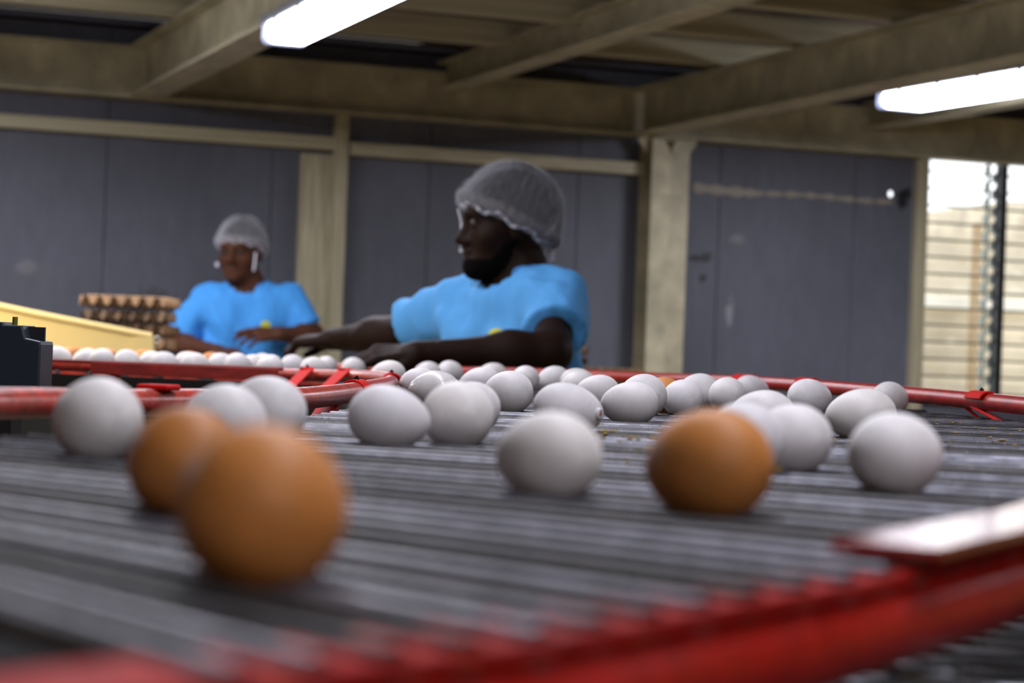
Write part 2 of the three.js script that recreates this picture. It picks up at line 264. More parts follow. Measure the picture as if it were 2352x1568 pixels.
{
  const c = group('rod_conveyor', V(0.1, 0, -2)); tag(c, 'wide egg conveyor of close steel rods on a red frame, curving away', 'conveyor');
  const P = (X, y, Z) => V(X - 0.1, y, 2 - Z);
  let n = 0;
  const addRod = (a, b) => {
    const g = rod(P(a[0], TOP - RODR, a[1]), P(b[0], TOP - RODR, b[1]), RODR, 10), uv = g.attributes.uv, L = Math.hypot(a[0] - b[0], a[1] - b[1]);
    for (let i = 0; i < uv.count; i++) uv.setXY(i, uv.getY(i) * L / 0.5 + n * 0.37, uv.getX(i) + n * 0.13);
    mesh('rod', g, steels[[0, 2, 1, 3, 2, 0, 1, 2, 3, 1, 0, 2, 2, 1, 3, 0, 1][n % 17]], c); n++;
  };
  const theta = (Z) => (Z < 0.6 ? 54 - 8 * (Z - 0.35) / 0.25 : Z < 1.9 ? 46 - 38 * (Z - 0.6) / 1.3 : 8 - 8 * (Z - 1.9)) * Math.PI / 180;
  for (let Z = 0.34, dz; Z < 2.95; Z += dz) {
    dz = 0.038 + 0.020 * Math.min(1, Math.max(0, (Z - 0.6) / 1.0));
    const t = Z < 2.9 ? theta(Z) : 0, d = [-Math.cos(t), Math.sin(t)], X0 = Z < 0.62 ? -0.1 : 0;
    const zz = Z < 0.62 ? Z + 0.1 * Math.tan(t) : Z, p = [X0, zz];
    const l = Math.min(hit(p, d, INNER), 0.75), r = hit(p, [-d[0], -d[1]], OUTER);
    if (!isFinite(r)) continue;
    addRod([p[0] + d[0] * l, p[1] + d[1] * l], [p[0] - d[0] * (r + 0.004), p[1] - d[1] * (r + 0.004)]);
  }
  for (let k = 0; k < 13; k++) {                      // round the inner nose
    const a = k / 13 * Math.PI * 0.62, d = [Math.cos(a), Math.sin(a)], p = [-0.34, 3.0];
    const i = hit(p, d, INNER), o = hit(p, d, OUTER); if (!isFinite(o)) continue;
    addRod([p[0] + d[0] * i, p[1] + d[1] * i], [p[0] + d[0] * o, p[1] + d[1] * o]);
  }
  for (let X = -0.5; X > -1.45; X -= 0.06) {
    const i = hit([X, 3.3], [-0.22, 1], INNER), o = hit([X, 3.3], [-0.22, 1], OUTER);
    if (isFinite(i) && isFinite(o)) addRod([X - 0.22 * i, 3.3 + i], [X - 0.22 * o, 3.3 + o]);
  }
  const off = (line, s) => line.map((q, i) => {      // line moved s to its right in plan
    const a = line[Math.max(0, i - 1)], b = line[Math.min(line.length - 1, i + 1)], dx = b[0] - a[0], dz = b[1] - a[1], L = Math.hypot(dx, dz);
    return [q[0] + s * dz / L, q[1] - s * dx / L];
  });
  const band = (line, s0, s1) => [...off(line, s0), ...off(line, s1).reverse()].map(([X, Z]) => [X - 0.1, Z - 2]);
  const flat = (poly, y0, y1) => plate(poly.map(([X, Z]) => [X, -Z]), y0, y1);
  const STRIP = [[0.122, 0.681], ...OUTER.slice(5, 9)];
  mesh('side_plate', flat(band(OUTER.slice(0, 6), -0.03, 0.006), TOP - 0.0068, TOP - 0.0030), plateRed, c);
  mesh('side_frame', flat(band(OUTER.slice(5), 0.004, 0.009), TOP - 0.04, TOP - 0.017), barRed, c);
  mesh('inner_frame', flat(band(INNER, -0.02, -0.012), TOP - 0.09, TOP - 0.006), darkSteel, c);
  mesh('wear_strip', flat([...off(STRIP, -0.021), ...off(STRIP, 0.014).reverse()].map(([X, Z]) => [X - 0.1, Z - 2]), TOP + 0.001, TOP + 0.0045), wearStrip, c).userData.label = 'glossy red strip along the edge';
  mesh('bed', flat([...OUTER, ...[...INNER].reverse()].map(([X, Z]) => [X - 0.1, Z - 2]), TOP - 0.1, TOP - 0.094), bedMat, c);
  for (const [X, Z] of [[0.0, 0.52], [0.55, 2.0], [0.5, 3.6], [-0.45, 1.1], [-0.2, 3.2], [-0.2, 4.4], [-1.3, 4.2]]) mesh('leg', box(0.04, TOP - 0.095, 0.04, X - 0.1, (TOP - 0.095) / 2, 2 - Z), red, c);
  // lower neighbour conveyor at the near right
  const q = group('rod_conveyor', V(0.2, 0, -0.75)); tag(q, 'dim lower rod conveyor beyond the nearest red pipe, bottom right corner', 'conveyor');
  for (let k = 0; k < 26; k++) {
    const z = 0.16 - k * 0.034, g = rod(V(-0.16 + k * 0.012, 1.068, z - 0.02), V(0.42, 1.062, z + 0.01), 0.0032, 8), uv = g.attributes.uv;
    for (let i = 0; i < uv.count; i++) uv.setXY(i, uv.getY(i) + k * 0.3, uv.getX(i));
    mesh('rod', g, steels[[1, 3, 3][k % 3]], q);
  }
  for (const [x, z] of [[-0.045, -0.05], [-0.07, 0.0], [-0.02, 0.0]]) mesh('link_plate', rbox(0.026, 0.02, 0.012, 0.004, x, 1.082, z), galv, q);
  mesh('bed', box(0.66, 0.006, 1.0, 0.12, 1.03, -0.28), bedMat, q);
  for (const x of [-0.1, 0.38]) for (const z of [-0.7, 0.18]) mesh('leg', box(0.04, 1.03, 0.04, x, 0.515, z), darkSteel, q);
}

// ---------------------------------------------------------------- guide rails: pipes with clamps
{
  const rail = (pts, r, mat, label, seg = 140) => {
    const b = pts[0], g = group('guide_rail', V(b[0], 0, b[2])); tag(g, label, 'rail');
    const t = tube(pts.map((p) => V(p[0] - b[0], p[1], p[2] - b[2])), r, seg, 24), uv = t.attributes.uv;
    for (let i = 0; i < uv.count; i++) uv.setXY(i, uv.getX(i) * 12, uv.getY(i));
    mesh('pipe', t, mat, g); for (const p of [pts[0], pts[pts.length - 1]]) mesh('end_cap', new THREE.SphereGeometry(r * 0.99, 16, 10).translate(p[0] - b[0], p[1], p[2] - b[2]), mat, g); return [g, (x, y, z) => V(x - b[0], y, z - b[2])];
  };
  const clamp = (g, L, x, y, z, turn, w, bolt, sx = 1) => {       // strap over the pipe, with a bolt
    const p = L(x, y, z), s = new THREE.Shape(); s.absarc(0, 0, 0.0135, 0.35, Math.PI - 0.35, false); s.absarc(0, 0, 0.0118, Math.PI - 0.35, 0.35, true);
    const geo = new THREE.ExtrudeGeometry(s, { depth: w, bevelEnabled: true, bevelSize: 0.0006, bevelThickness: 0.0006, bevelSegments: 1, curveSegments: 14 }).translate(0, -0.0005, -w / 2).scale(sx, 1, 1).rotateY(turn);
    const m = mesh('clamp', geo.translate(p.x, p.y, p.z), brightRed, g);
    if (bolt) mesh('bolt', merged([new THREE.CylinderGeometry(0.0032, 0.0032, 0.003, 6).translate(0, 0.0143, 0), new THREE.CylinderGeometry(0.0015, 0.0015, 0.005, 8).translate(0, 0.015, 0)]).translate(p.x, p.y, p.z), boltMat, m);
  };
  const arm = (g, L, a, b, w) => {                                  // flat strap from the pipe down to the frame
    const A = L(...a), B = L(...b), d = V().subVectors(B, A), len = d.length(), geo = rbox(w, len, 0.004, 0.0015);
    geo.applyQuaternion(new THREE.Quaternion().setFromUnitVectors(V(0, 1, 0), d.normalize()));
    mesh('strap', geo.translate((A.x + B.x) / 2, (A.y + B.y) / 2, (A.z + B.z) / 2), brightRed, g);
  };
  rail([[-0.135, 0.285], ...OUTER.slice(1, 7)].map(([X, Z]) => [X - 0.005, 1.1188, -Z - 0.002]), 0.0135, red, 'red pipe rail nearest to the camera, blurred across the bottom right');
  {
    const [g, L] = rail([[-0.40, 1.160, -1.0], [-0.336, 1.1565, -1.22], [-0.3276, 1.1553, -1.40], [-0.279, 1.1520, -1.66], [-0.2038, 1.1511, -1.92], [-0.1768, 1.1514, -2.15], [-0.1609, 1.1526, -2.5], [-0.160, 1.1534, -2.9], [-0.19, 1.1547, -3.25], [-0.268, 1.1513, -3.6], [-0.3997, 1.1485, -3.75], [-0.5953, 1.1478, -3.85], [-0.9, 1.148, -3.95]], 0.0105, dustyRed, 'dusty red pipe rail bent into a U round the divider', 200);
    { const p = L(-0.272, 1.1635, -1.685); mesh('clamp', rbox(0.026, 0.0045, 0.03, 0.002).rotateY(-0.2).translate(p.x, p.y, p.z), brightRed, g); } clamp(g, L, -0.166, 1.1517, -2.35, -0.1, 0.05, true); clamp(g, L, -0.163, 1.1535, -2.98, 0.1, 0.06, true);
    clamp(g, L, -0.345, 1.150, -3.69, -1.1, 0.02, true); clamp(g, L, -0.272, 1.1515, -3.60, -0.7, 0.02, false);
    arm(g, L, [-0.345, 1.158, -3.68], [-0.362, 1.124, -3.5], 0.022); arm(g, L, [-0.275, 1.16, -3.59], [-0.297, 1.124, -3.38], 0.022); arm(g, L, [-0.181, 1.142, -2.2], [-0.187, 1.118, -2.06], 0.022);
    arm(g, L, [-0.33, 1.15, -1.38], [-0.35, 1.115, -1.40], 0.022);
  }
  {
    const [g, L] = rail([[0.27, 1.150, -0.88], [0.41, 1.150, -1.22], [0.53, 1.151, -1.6], [0.60, 1.1535, -1.95], [0.636, 1.1562, -2.25], [0.6139, 1.1594, -2.6], [0.53, 1.1630, -3.1], [0.4278, 1.1648, -3.6], [0.268, 1.1614, -4.1], [0.0534, 1.1597, -4.4], [-0.2032, 1.1545, -4.58], [-0.55, 1.15, -4.85]], 0.0112, red, 'red pipe rail along the outer right edge of the conveyor');
    clamp(g, L, 0.399, 1.1645, -3.70, 0.3, 0.07, false); clamp(g, L, 0.467, 1.1645, -3.42, 0.3, 0.05, false); clamp(g, L, 0.593, 1.1605, -2.74, 0.1, 0.06, true);
    arm(g, L, [0.592, 1.152, -2.76], [0.625, 1.122, -2.6], 0.02); arm(g, L, [0.585, 1.152, -2.8], [0.615, 1.122, -2.74], 0.02); arm(g, L, [0.25, 1.155, -4.12], [0.27, 1.115, -4.05], 0.02); arm(g, L, [-0.2, 1.15, -4.58], [-0.2, 1.115, -4.5], 0.02);
  }
  const b = group('divider_bar', V(-0.55, 0, -3.68)); tag(b, 'flat dark red steel bar in front of the far row of eggs', 'bar');
  mesh('bar', rbox(0.318, 0.021, 0.006, 0.0015, -0.001, 1.1485, 0), barRed, b);
  mesh('lip', rbox(0.45, 0.006, 0.012, 0.0015, -0.06, 1.1615 - 0.003, -0.004), barRed, b);
  for (const x of [-0.28, -0.12, 0.12]) mesh('bracket', rbox(0.02, 0.08, 0.006, 0.0015, x, 1.115, -0.006), barRed, b);
}

// ---------------------------------------------------------------- eggs
{
  const profile = [];
  for (let i = 0; i <= 36; i++) { const a = Math.PI * i / 36, x = -Math.cos(a); profile.push(new THREE.Vector2(Math.max(0, Math.sin(a)) * (1 - 0.115 * x - 0.03 * x * x) * 0.5 * 1.02, x * 0.5)); }
  const geo = mergeVertices(new THREE.LatheGeometry(profile, 40)).rotateZ(-Math.PI / 2);     // length 1 and width 1; the pointed end towards +x
  const pores = dataTex(256, 256, (s, t, i, j) => { const n = 128 + 60 * fbm(i * 0.35, j * 0.35, 2, 2) + 30 * fbm(i * 0.08, j * 0.08, 5, 2); return [n, n, n]; }, false, 2, 2);
  const shell = (c, sp, o = {}) => phys({ map: dataTex(128, 128, speck(c, sp, 60, 128, 128, 6)), roughness: 0.52, bumpMap: pores, bumpScale: 0.0003, specularIntensity: 0.6, ...o });
  const whiteM = [[228, 224, 224], [226, 222, 224], [229, 224, 221], [224, 220, 220]].map((c) => shell(c, [[206, 196, 186, 1.0], [234, 230, 226, 1.2]]));
  const brownM = [[196, 128, 66], [190, 122, 62], [202, 136, 76]].map((c) => shell(c, [[140, 84, 42, 1.0], [200, 140, 92, 0.9]]));
  const wet = shell([226, 222, 222], [[210, 200, 196, 1]], { roughness: 0.3, clearcoat: 0.7, clearcoatRoughness: 0.13 });
  let n = 0;
  const egg = (x, z, D, L, yaw, brown, label, grp, mat) => {
    const m = new THREE.Mesh(geo, mat ?? (brown ? brownM[n % 3] : whiteM[n % 4])); m.name = numbered('egg'); m.castShadow = m.receiveShadow = true;
    m.scale.set(L, D, D); m.position.set(x, TOP + D / 2 - 0.0046, z);
    m.rotation.order = 'YZX'; m.rotation.set(n * 1.9, Math.PI + yaw * -1, -0.09 + 0.05 * Math.sin(n * 2.3)); n++;
    scene.add(m); return tag(m, label, 'egg', grp);
  };
  const near = [
    [-0.0635, -0.567, 0.0432, 0.0562, 1.45, 1, 'big blurred brown egg nearest to the camera'],
    [-0.116, -0.782, 0.0405, 0.0527, 1.30, 1, 'blurred brown egg half hidden behind the nearest brown egg'],
    [-0.2125, -1.120, 0.0434, 0.0565, 0.98, 0, 'single white egg at the far left in front of the dusty red pipe'],
    [-0.155, -1.177, 0.0415, 0.0535, 0.80, 0, 'left of the two touching white eggs behind the blurred brown eggs'],
    [-0.153, -1.353, 0.0438, 0.0570, 0.51, 0, 'right of the two touching white eggs behind the blurred brown eggs'],
    [-0.076, -1.381, 0.0405, 0.0535, 2.92, 0, 'white egg lying left of the large one, before the end of the U pipe'],
    [-0.035, -1.424, 0.0443, 0.0575, 1.10, 0, 'large white egg left of centre with another egg close behind it'],
    [-0.032, -1.686, 0.0405, 0.0527, 0.57, 0, 'white egg mostly hidden behind the large white egg left of centre'],
    [-0.087, -2.474, 0.0405, 0.0590, 0.19, 0, 'wet white egg with a shiny glint right of the end of the U pipe'],
    [-0.120, -2.842, 0.0405, 0.0527, 0.39, 0, 'white egg just behind the wet shiny egg'],
    [-0.199, -3.518, 0.0441, 0.0600, 0.21, 0, 'white egg beyond the bend of the dusty red pipe, below the man\'s hand'],
    [-0.158, -4.111, 0.0418, 0.0543, 0.41, 0, 'left of two small far white eggs under the man\'s forearm'],
    [-0.115, -4.166, 0.0448, 0.0582, 2.33, 0, 'right of two small far white eggs under the man\'s forearm'],
    [-0.043, -3.079, 0.0421, 0.0602, 0.20, 0, 'white egg behind the sharp white egg in the middle, to its left'],
    [-0.035, -4.082, 0.0439, 0.0576, 0.22, 0, 'far white egg peeping out above the egg behind the sharp middle one'],
    [-0.003, -2.290, 0.0450, 0.0590, 0.70, 0, 'sharp white egg in the middle with its blunt end to the right'],
    [0.023, -3.541, 0.0436, 0.0567, 1.16, 0, 'white egg right behind the sharp middle egg, under the man\'s elbow'],
    [0.072, -3.644, 0.0447, 0.0582, 0.57, 0, 'white egg in front of the hem of the man\'s sleeve'],
    [0.106, -3.365, 0.0436, 0.0597, 2.93, 0, 'far white egg left of where the outer red rail shows'],
    [0.092, -3.021, 0.0420, 0.0546, 0.92, 0, 'white egg of which only the top shows behind the holed egg'],
    [0.107, -2.666, 0.0412, 0.0548, 0.21, 0, 'white egg pointing left just behind the pair of tilted white eggs'],
    [0.047, -1.739, 0.0415, 0.0577, 2.94, 0, 'white egg with a small brown hole at its right end'],
    [0.017, -0.952, 0.0392, 0.0535, 0.80, 0, 'blurred white egg in front of the holed egg'],
    [0.113, -2.060, 0.0410, 0.0556, 0.21, 0, 'front white egg of the tilted pair, pointing left'],
    [0.141, -2.332, 0.0463, 0.0590, 0.90, 0, 'rear white egg of the tilted pair, above the front one'],
    [0.189, -2.394, 0.0417, 0.0542, 1.10, 0, 'white egg right of the tilted pair, above the brown egg'],
    [0.172, -2.46, 0.0430, 0.0559, 1.19, 1, 'brown egg almost wholly hidden between the white eggs'],
    [0.237, -2.751, 0.0465, 0.0605, 0.87, 0, 'tallest white egg in the cluster before the outer rail'],
    [0.267, -2.687, 0.0437, 0.0568, 1.30, 0, 'white egg touching the right of the tallest one in the cluster'],
    [0.371, -3.346, 0.0427, 0.0560, 2.92, 0, 'rightmost white egg of the cluster, in front of the outer rail'],
    [0.080, -0.875, 0.0443, 0.0576, 0.83, 1, 'brown egg on the right with white eggs behind it'],
    [0.203, -1.752, 0.0415, 0.0557, 0.21, 0, 'white egg lying behind the white egg right of the brown one'],
    [0.161, -1.249, 0.0405, 0.0535, 0.87, 0, 'white egg standing just right of the right brown egg'],
    [0.367, -2.663, 0.0454, 0.0591, 2.70, 0, 'white egg alone against the red rail, left of the large one'],
    [0.297, -1.840, 0.0447, 0.0604, 0.21, 0, 'large white egg behind the right front white egg'],
    [0.510, -2.916, 0.0436, 0.0566, 2.41, 0, 'rightmost white egg, touching the outer red rail'],
    [0.193, -1.080, 0.0415, 0.0540, 2.43, 0, 'right front white egg, lowest of the white eggs at the right'],
    [0.128, -1.203, 0.0415, 0.0540, 0.92, 0, 'white egg hidden behind the right brown egg'],
  ];
  near.forEach((e, i) => {
    const m = egg(...e, 'eggs on the near conveyor', i === 8 ? wet : undefined);
    if (i === 21) {                                                  // pecked hole
      const h = mesh('hole', new THREE.SphereGeometry(1, 16, 10), std({ color: 0x9a4f22, roughness: 0.7 }), m), rim = mesh('chip', new THREE.TorusGeometry(1, 0.45, 8, 18), whiteM[0], m);
      h.userData.label = 'small brown hole in the shell';
      h.scale.set(0.0028 / 0.0577, 0.0028 / 0.0415, 0.0028 / 0.0415); rim.scale.set(0.0034 / 0.0577, 0.0034 / 0.0415, 0.0034 / 0.0415); holeOn(m, h, rim);
    }
  });
  function holeOn(m, h, rim) {                                       // on the side turned to the camera
    m.updateMatrixWorld(true); camera.updateMatrixWorld(true);
    const want = V(0.0755, 1.156, -1.71), inv = m.matrixWorld.clone().invert(), p = want.applyMatrix4(inv);
    let r = Math.hypot(p.y, p.z); const x = p.x, a = Math.acos(Math.max(-1, Math.min(1, -x / 0.5))), rad = Math.sin(a) * (1 - 0.115 * 2 * x - 0.12 * x * x) * 0.51;
    p.y *= rad / r; p.z *= rad / r; h.position.copy(p); rim.position.copy(p); rim.lookAt(m.localToWorld(p.clone().multiplyScalar(2)));
  }
  const far = [[-0.894, -4.300, 0, 'first white egg from the left in the far row'], [-0.923, -4.600, 1, 'first brown egg from the left in the far row, lit warm'], [-0.845, -4.330, 0, 'second white egg from the left in the far row'], [-0.929, -4.790, 1, 'orange brown egg standing out against the cream guard'], [-0.872, -4.700, 1, 'warm lit brown egg behind the third white egg of the far row'],
    [-0.800, -4.250, 0, 'third white egg from the left in the far row'], [-0.757, -4.300, 0, 'fourth white egg from the left in the far row'], [-0.812, -4.800, 1, 'brown egg behind the fourth white egg of the far row'], [-0.713, -4.340, 0, 'left of three close white eggs below the end of the cream guard'], [-0.676, -4.250, 0, 'middle of three close white eggs below the end of the cream guard'], [-0.640, -4.310, 0, 'right of three close white eggs below the end of the cream guard'],
    [-0.690, -4.640, 1, 'brown egg behind the three close white eggs'], [-0.602, -4.150, 0, 'white egg in front of the back worker\'s right elbow'], [-0.630, -4.550, 1, 'brown egg below the back worker\'s right forearm'], [-0.575, -4.330, 0, 'small white egg under the back worker\'s right wrist'], [-0.530, -4.230, 0, 'white egg under the middle of the back worker\'s shirt'], [-0.525, -4.40, 0, 'white egg behind the one under the back worker\'s shirt'], [-0.520, -4.570, 0, 'white egg farthest back below the back worker\'s shirt'],
    [-0.455, -4.100, 0, 'white egg just left of the red straps, right of the back worker\'s shirt'], [-0.432, -4.330, 0, 'white egg below the man\'s outstretched fingers'], [-0.366, -4.060, 0, 'white egg above the left red strap'], [-0.395, -4.620, 0, 'small white egg under the man\'s outstretched hand'], [-0.325, -4.520, 0, 'shaded grey white egg below the man\'s wrist']];
  for (const [x, z, b, label] of far) egg(x, z, rr(0.041, 0.0445), rr(0.054, 0.059), rr(0.1, 0.9) + (rnd() < 0.4 ? 2 : 0), b, label, 'eggs in the far row');
  // straw and shell crumbs on the rods
  const bits = [];
  for (let k = 0; k < 220; k++) {
    const right = k % 3 === 0, x = right ? rr(0.25, 0.55) : rr(0.02, 0.16), z = right ? rr(-2.6, -1.7) : rr(-1.75, -1.2); if (!right && k % 3 === 1 && k > 60) continue;
    const s = rr(0.6, 1.6); bits.push(new THREE.IcosahedronGeometry(0.0011, 0).scale(s * rr(1, 3), s * 0.6, s).rotateY(rr(0, 6)).translate(x, TOP + 0.0004, z));
  }
  const st = mesh('crumbs', merged(bits), std({ color: 0xa88a3a, roughness: 0.8 })); st.userData.kind = 'stuff'; tag(st, 'yellow crumbs of straw scattered on the rods', 'crumbs');
}

// ---------------------------------------------------------------- machine pieces at the left
{
  const m = group('motor_block', V(-0.533, 0, -2.3)); tag(m, 'dark blue plastic drive block at the left edge behind the red pipe', 'motor');
  const s = new THREE.Shape([[-0.028, 0], [0.034, 0], [0.034, 0.05], [0.0335, 0.052], [0.018, 0.055], [0.014, 0.068], [-0.004, 0.068], [-0.006, 0.071], [-0.016, 0.071], [-0.028, 0.064]].map((p) => new THREE.Vector2(...p)));
  mesh('cover', new THREE.ExtrudeGeometry(s, { depth: 0.06, bevelEnabled: true, bevelSize: 0.002, bevelThickness: 0.002, bevelSegments: 2 }).translate(0, 1.14, -0.06), navyPlastic, m);
  mesh('housing', rbox(0.06, 0.075, 0.075, 0.008, -0.052, 1.171, -0.03), blackPlastic, m);
  const eye = new THREE.Shape([[-0.009, -0.008], [0.009, -0.008], [0.009, 0.009], [-0.009, 0.009]].map((p) => new THREE.Vector2(...p))); const hp = new THREE.Path(); hp.absarc(0.001, 0.001, 0.0035, 0, 7); eye.holes.push(hp);
  mesh('lug', new THREE.ExtrudeGeometry(eye, { depth: 0.006, bevelEnabled: false, curveSegments: 16 }).translate(0.025, 1.2, -0.03), blackPlastic, m);
  mesh('bolt', new THREE.CylinderGeometry(0.003, 0.003, 0.014, 6).translate(0.003, 1.212, -0.02), std({ color: 0x6f6a20, roughness: 0.6 }), m);
  mesh('stand', box(0.05, 1.14, 0.05, -0.02, 0.57, -0.035), darkSteel, m);
  const h = group('hook_plate', V(-0.64, 0, -2.7)); tag(h, 'bent grey white plate beside the dark blue block', 'plate');
  const hs = new THREE.Shape(); hs.moveTo(-0.012, 0.038); hs.lineTo(0.002, 0.038); hs.quadraticCurveTo(0.014, 0.03, 0.011, 0.012); hs.lineTo(0.006, -0.03); hs.lineTo(-0.006, -0.03); hs.lineTo(-0.003, 0.012); hs.quadraticCurveTo(-0.004, 0.024, -0.012, 0.03);
  mesh('plate', new THREE.ExtrudeGeometry(hs, { depth: 0.004, bevelEnabled: true, bevelSize: 0.001, bevelThickness: 0.001, bevelSegments: 1 }).translate(0, 1.125, 0), std({ color: 0x9a9c9e, roughness: 0.5 }), h);
  mesh('stand', box(0.012, 1.1, 0.02, 0, 0.55, -0.012), darkSteel, h);
  const mo = group('machine_body', V(-0.72, 0, -3.0)); tag(mo, 'dark machine casing under the far red bar', 'machine');
  mesh('casing', rbox(0.36, 0.9, 0.5, 0.01, 0, 0.6, 0), std({ color: 0x2b2a22, roughness: 0.7 }), mo);
  mesh('box', rbox(0.12, 0.05, 0.08, 0.006, 0.1, 1.085, 0.05), std({ color: 0x3d3d36, roughness: 0.6 }), mo);
  mesh('foot', rbox(0.3, 0.15, 0.4, 0.01, 0, 0.075, 0), darkSteel, mo);
  const wt = mesh('plastic_tab', rbox(0.03, 0.006, 0.012, 0.002), std({ color: 0xc9cdd2, roughness: 0.5 })); wt.position.set(-0.268, 1.135, -1.31); tag(wt, 'small white tab under the red pipe at the left edge', 'tab');

  // sloping cream guard with rolled top edge
  const g = group('chute_guard', V(-1.0, 0, -5.25), 0.14); tag(g, 'sloping cream metal guard behind the far eggs, lit from below', 'guard');
  const gs = new THREE.Shape([[-0.55, 1.135], [0.14, 1.16], [0.14, 1.206], [-0.22, 1.262], [-0.55, 1.33]].map((p) => new THREE.Vector2(...p)));
  const cg = std({ color: 0xd9c78c, roughness: 0.5 });
  mesh('side', new THREE.ExtrudeGeometry(gs, { depth: 0.012, bevelEnabled: false }), cg, g);
  mesh('rolled_edge', tube([V(-0.55, 1.33, 0.008), V(-0.22, 1.264, 0.008), V(0.13, 1.207, 0.008)], 0.0095, 40, 14), cg, g);
  const rim = mesh('edge_end', new THREE.TorusGeometry(0.0075, 0.0025, 10, 24).translate(0.142, 1.2, 0.014), std({ color: 0xb9b4a8, roughness: 0.3, metalness: 0.5 }), g); rim.userData.label = 'round end of the rolled edge';
  mesh('flange', rbox(0.05, 0.045, 0.006, 0.001, 0.11, 1.182, 0.014), cg, g);
  mesh('leg', box(0.04, 1.14, 0.04, -0.3, 0.57, -0.03), darkSteel, g);
  // warm inspection lamp under its hood, outside the frame at the left
  const wl = group('inspection_lamp', V(-1.25, 0, -4.75)); tag(wl, 'warm inspection lamp over the left of the far row, out of view', 'lamp');
  mesh('hood', rbox(0.34, 0.03, 0.12, 0.008, -0.1, 1.62, 0), darkSteel, wl); mesh('bulb_panel', rbox(0.3, 0.012, 0.09, 0.004, -0.1, 1.6, 0), std({ color: 0xfff0d8, emissive: AMBER, emissiveIntensity: 2 }), wl);
  mesh('post', box(0.02, 1.62, 0.02, -0.3, 0.81, -0.08), darkSteel, wl);
  const l = new THREE.RectAreaLight(AMBER, WARM, 0.3, 0.09); l.position.set(-0.1, 1.592, 0); l.rotation.x = -Math.PI / 2; l.rotation.y = 0.0; wl.add(l);
}

// ---------------------------------------------------------------- pulp egg trays
{
  const N = 72, W = 0.295, g = new THREE.PlaneGeometry(W, W, N, N).rotateX(-Math.PI / 2), p = g.attributes.position;
  for (let i = 0; i < p.count; i++) {
    const x = p.getX(i) / W + 0.5, z = p.getZ(i) / W + 0.5, c = Math.cos(x * 12 * Math.PI) * Math.cos(z * 12 * Math.PI) ;
    const e = Math.min(x, z, 1 - x, 1 - z), a = 0.75 + 0.25 * Math.min(1, e / 0.03); p.setY(i, a * 0.0225 * Math.tanh(1.6 * c));
  }
  const under = g.clone(); for (let i = 0; i < p.count; i++) under.attributes.position.setY(i, p.getY(i) - 0.0022);
  const ix = under.index.array; for (let i = 0; i < ix.length; i += 3) { const t = ix[i]; ix[i] = ix[i + 1]; ix[i + 1] = t; }
  g.computeVertexNormals(); under.computeVertexNormals(); const tray = mergeGeometries([g, under]);
  const pulp = [[150, 118, 84], [128, 104, 80], [116, 88, 60]].map((c) => std({ map: dataTex(128, 128, speck(c, [[84, 62, 44, 1.5], [150, 128, 100, 1.2]], 700, 128, 128, 20)), roughness: 0.95 }));
  const stack = (x, y, z, turn, n, dy, labels, grp) => { for (let k = 0; k < n; k++) { const m = mesh('egg_tray', tray, pulp[(k * 2) % 3]); m.position.set(x + rr(-0.003, 0.003), y + k * dy, z); m.rotation.y = turn; m.rotation.x = k % 2 ? Math.PI : 0; tag(m, labels(k), 'egg tray', grp); } };
  const ord = ['lowest', 'second', 'third', 'fourth', 'fifth', 'sixth'];
  stack(-1.335, 1.1835, -7.6, 0.05, 4, 0.0475, (k) => `brown pulp egg tray behind the cream guard, ${k === 3 ? 'topmost' : ord[k] + (k ? ' from below' : '')} of its stack`, 'brown trays behind the guard');
  const t1 = group('tray_stand', V(-1.335, 0, -7.6), 0.05); tag(t1, 'dark stand holding the brown tray stack behind the cream guard', 'stand');
  mesh('top', rbox(0.34, 0.03, 0.34, 0.004, 0, 1.145, 0), darkSteel, t1); for (const sx of [-1, 1]) for (const sz of [-1, 1]) mesh('leg', box(0.03, 1.13, 0.03, sx * 0.15, 0.565, sz * 0.15), darkSteel, t1);
  stack(0.145, 1.126, -9.35, 0.36, 3, 0.0475, (k) => `beige pulp egg tray in the pile behind the man's elbow, ${k === 2 ? 'topmost' : ord[k] + (k ? ' from below' : '')}`, 'beige trays behind the man');
  const sg = mesh('egg_tray', tray, pulp[0]); sg.position.set(0.42, 1.126, -9.95); sg.rotation.y = 0.36; tag(sg, 'single beige pulp tray left of the tall cream column', 'egg tray');
  const t2 = group('tray_table', V(0.30, 0, -9.65), 0.36); tag(t2, 'low table with beige trays left of the tall cream column', 'table');
  mesh('top', rbox(0.7, 0.03, 0.95, 0.004, 0, 1.087, 0), std({ color: 0x6e6448, roughness: 0.7 }), t2); for (const sx of [-1, 1]) for (const sz of [-1, 1]) mesh('leg', box(0.03, 1.073, 0.03, sx * 0.32, 0.5365, sz * 0.44), darkSteel, t2);
}

// ---------------------------------------------------------------- people: smooth joined fields, meshed with surface nets
const cap = (a, b, ra, rb = ra) => {
  const [ax, ay, az] = a, dx = b[0] - ax, dy = b[1] - ay, dz = b[2] - az, q = 1 / (dx * dx + dy * dy + dz * dz + 1e-9);
  return (x, y, z) => { const px = x - ax, py = y - ay, pz = z - az; let t = (px * dx + py * dy + pz * dz) * q; t = t < 0 ? 0 : t > 1 ? 1 : t; return Math.hypot(px - dx * t, py - dy * t, pz - dz * t) - (ra + (rb - ra) * t); };
};
const ell = (c, r) => (x, y, z) => {
  const px = x - c[0], py = y - c[1], pz = z - c[2], k0 = Math.hypot(px / r[0], py / r[1], pz / r[2]), k1 = Math.hypot(px / r[0] ** 2, py / r[1] ** 2, pz / r[2] ** 2);
  return k1 < 1e-9 ? -Math.min(...r) : k0 * (k0 - 1) / k1;
};
const smin = (a, b, k) => { const h = Math.max(k - Math.abs(a - b), 0) / k; return Math.min(a, b) - h * h * k * 0.25; };
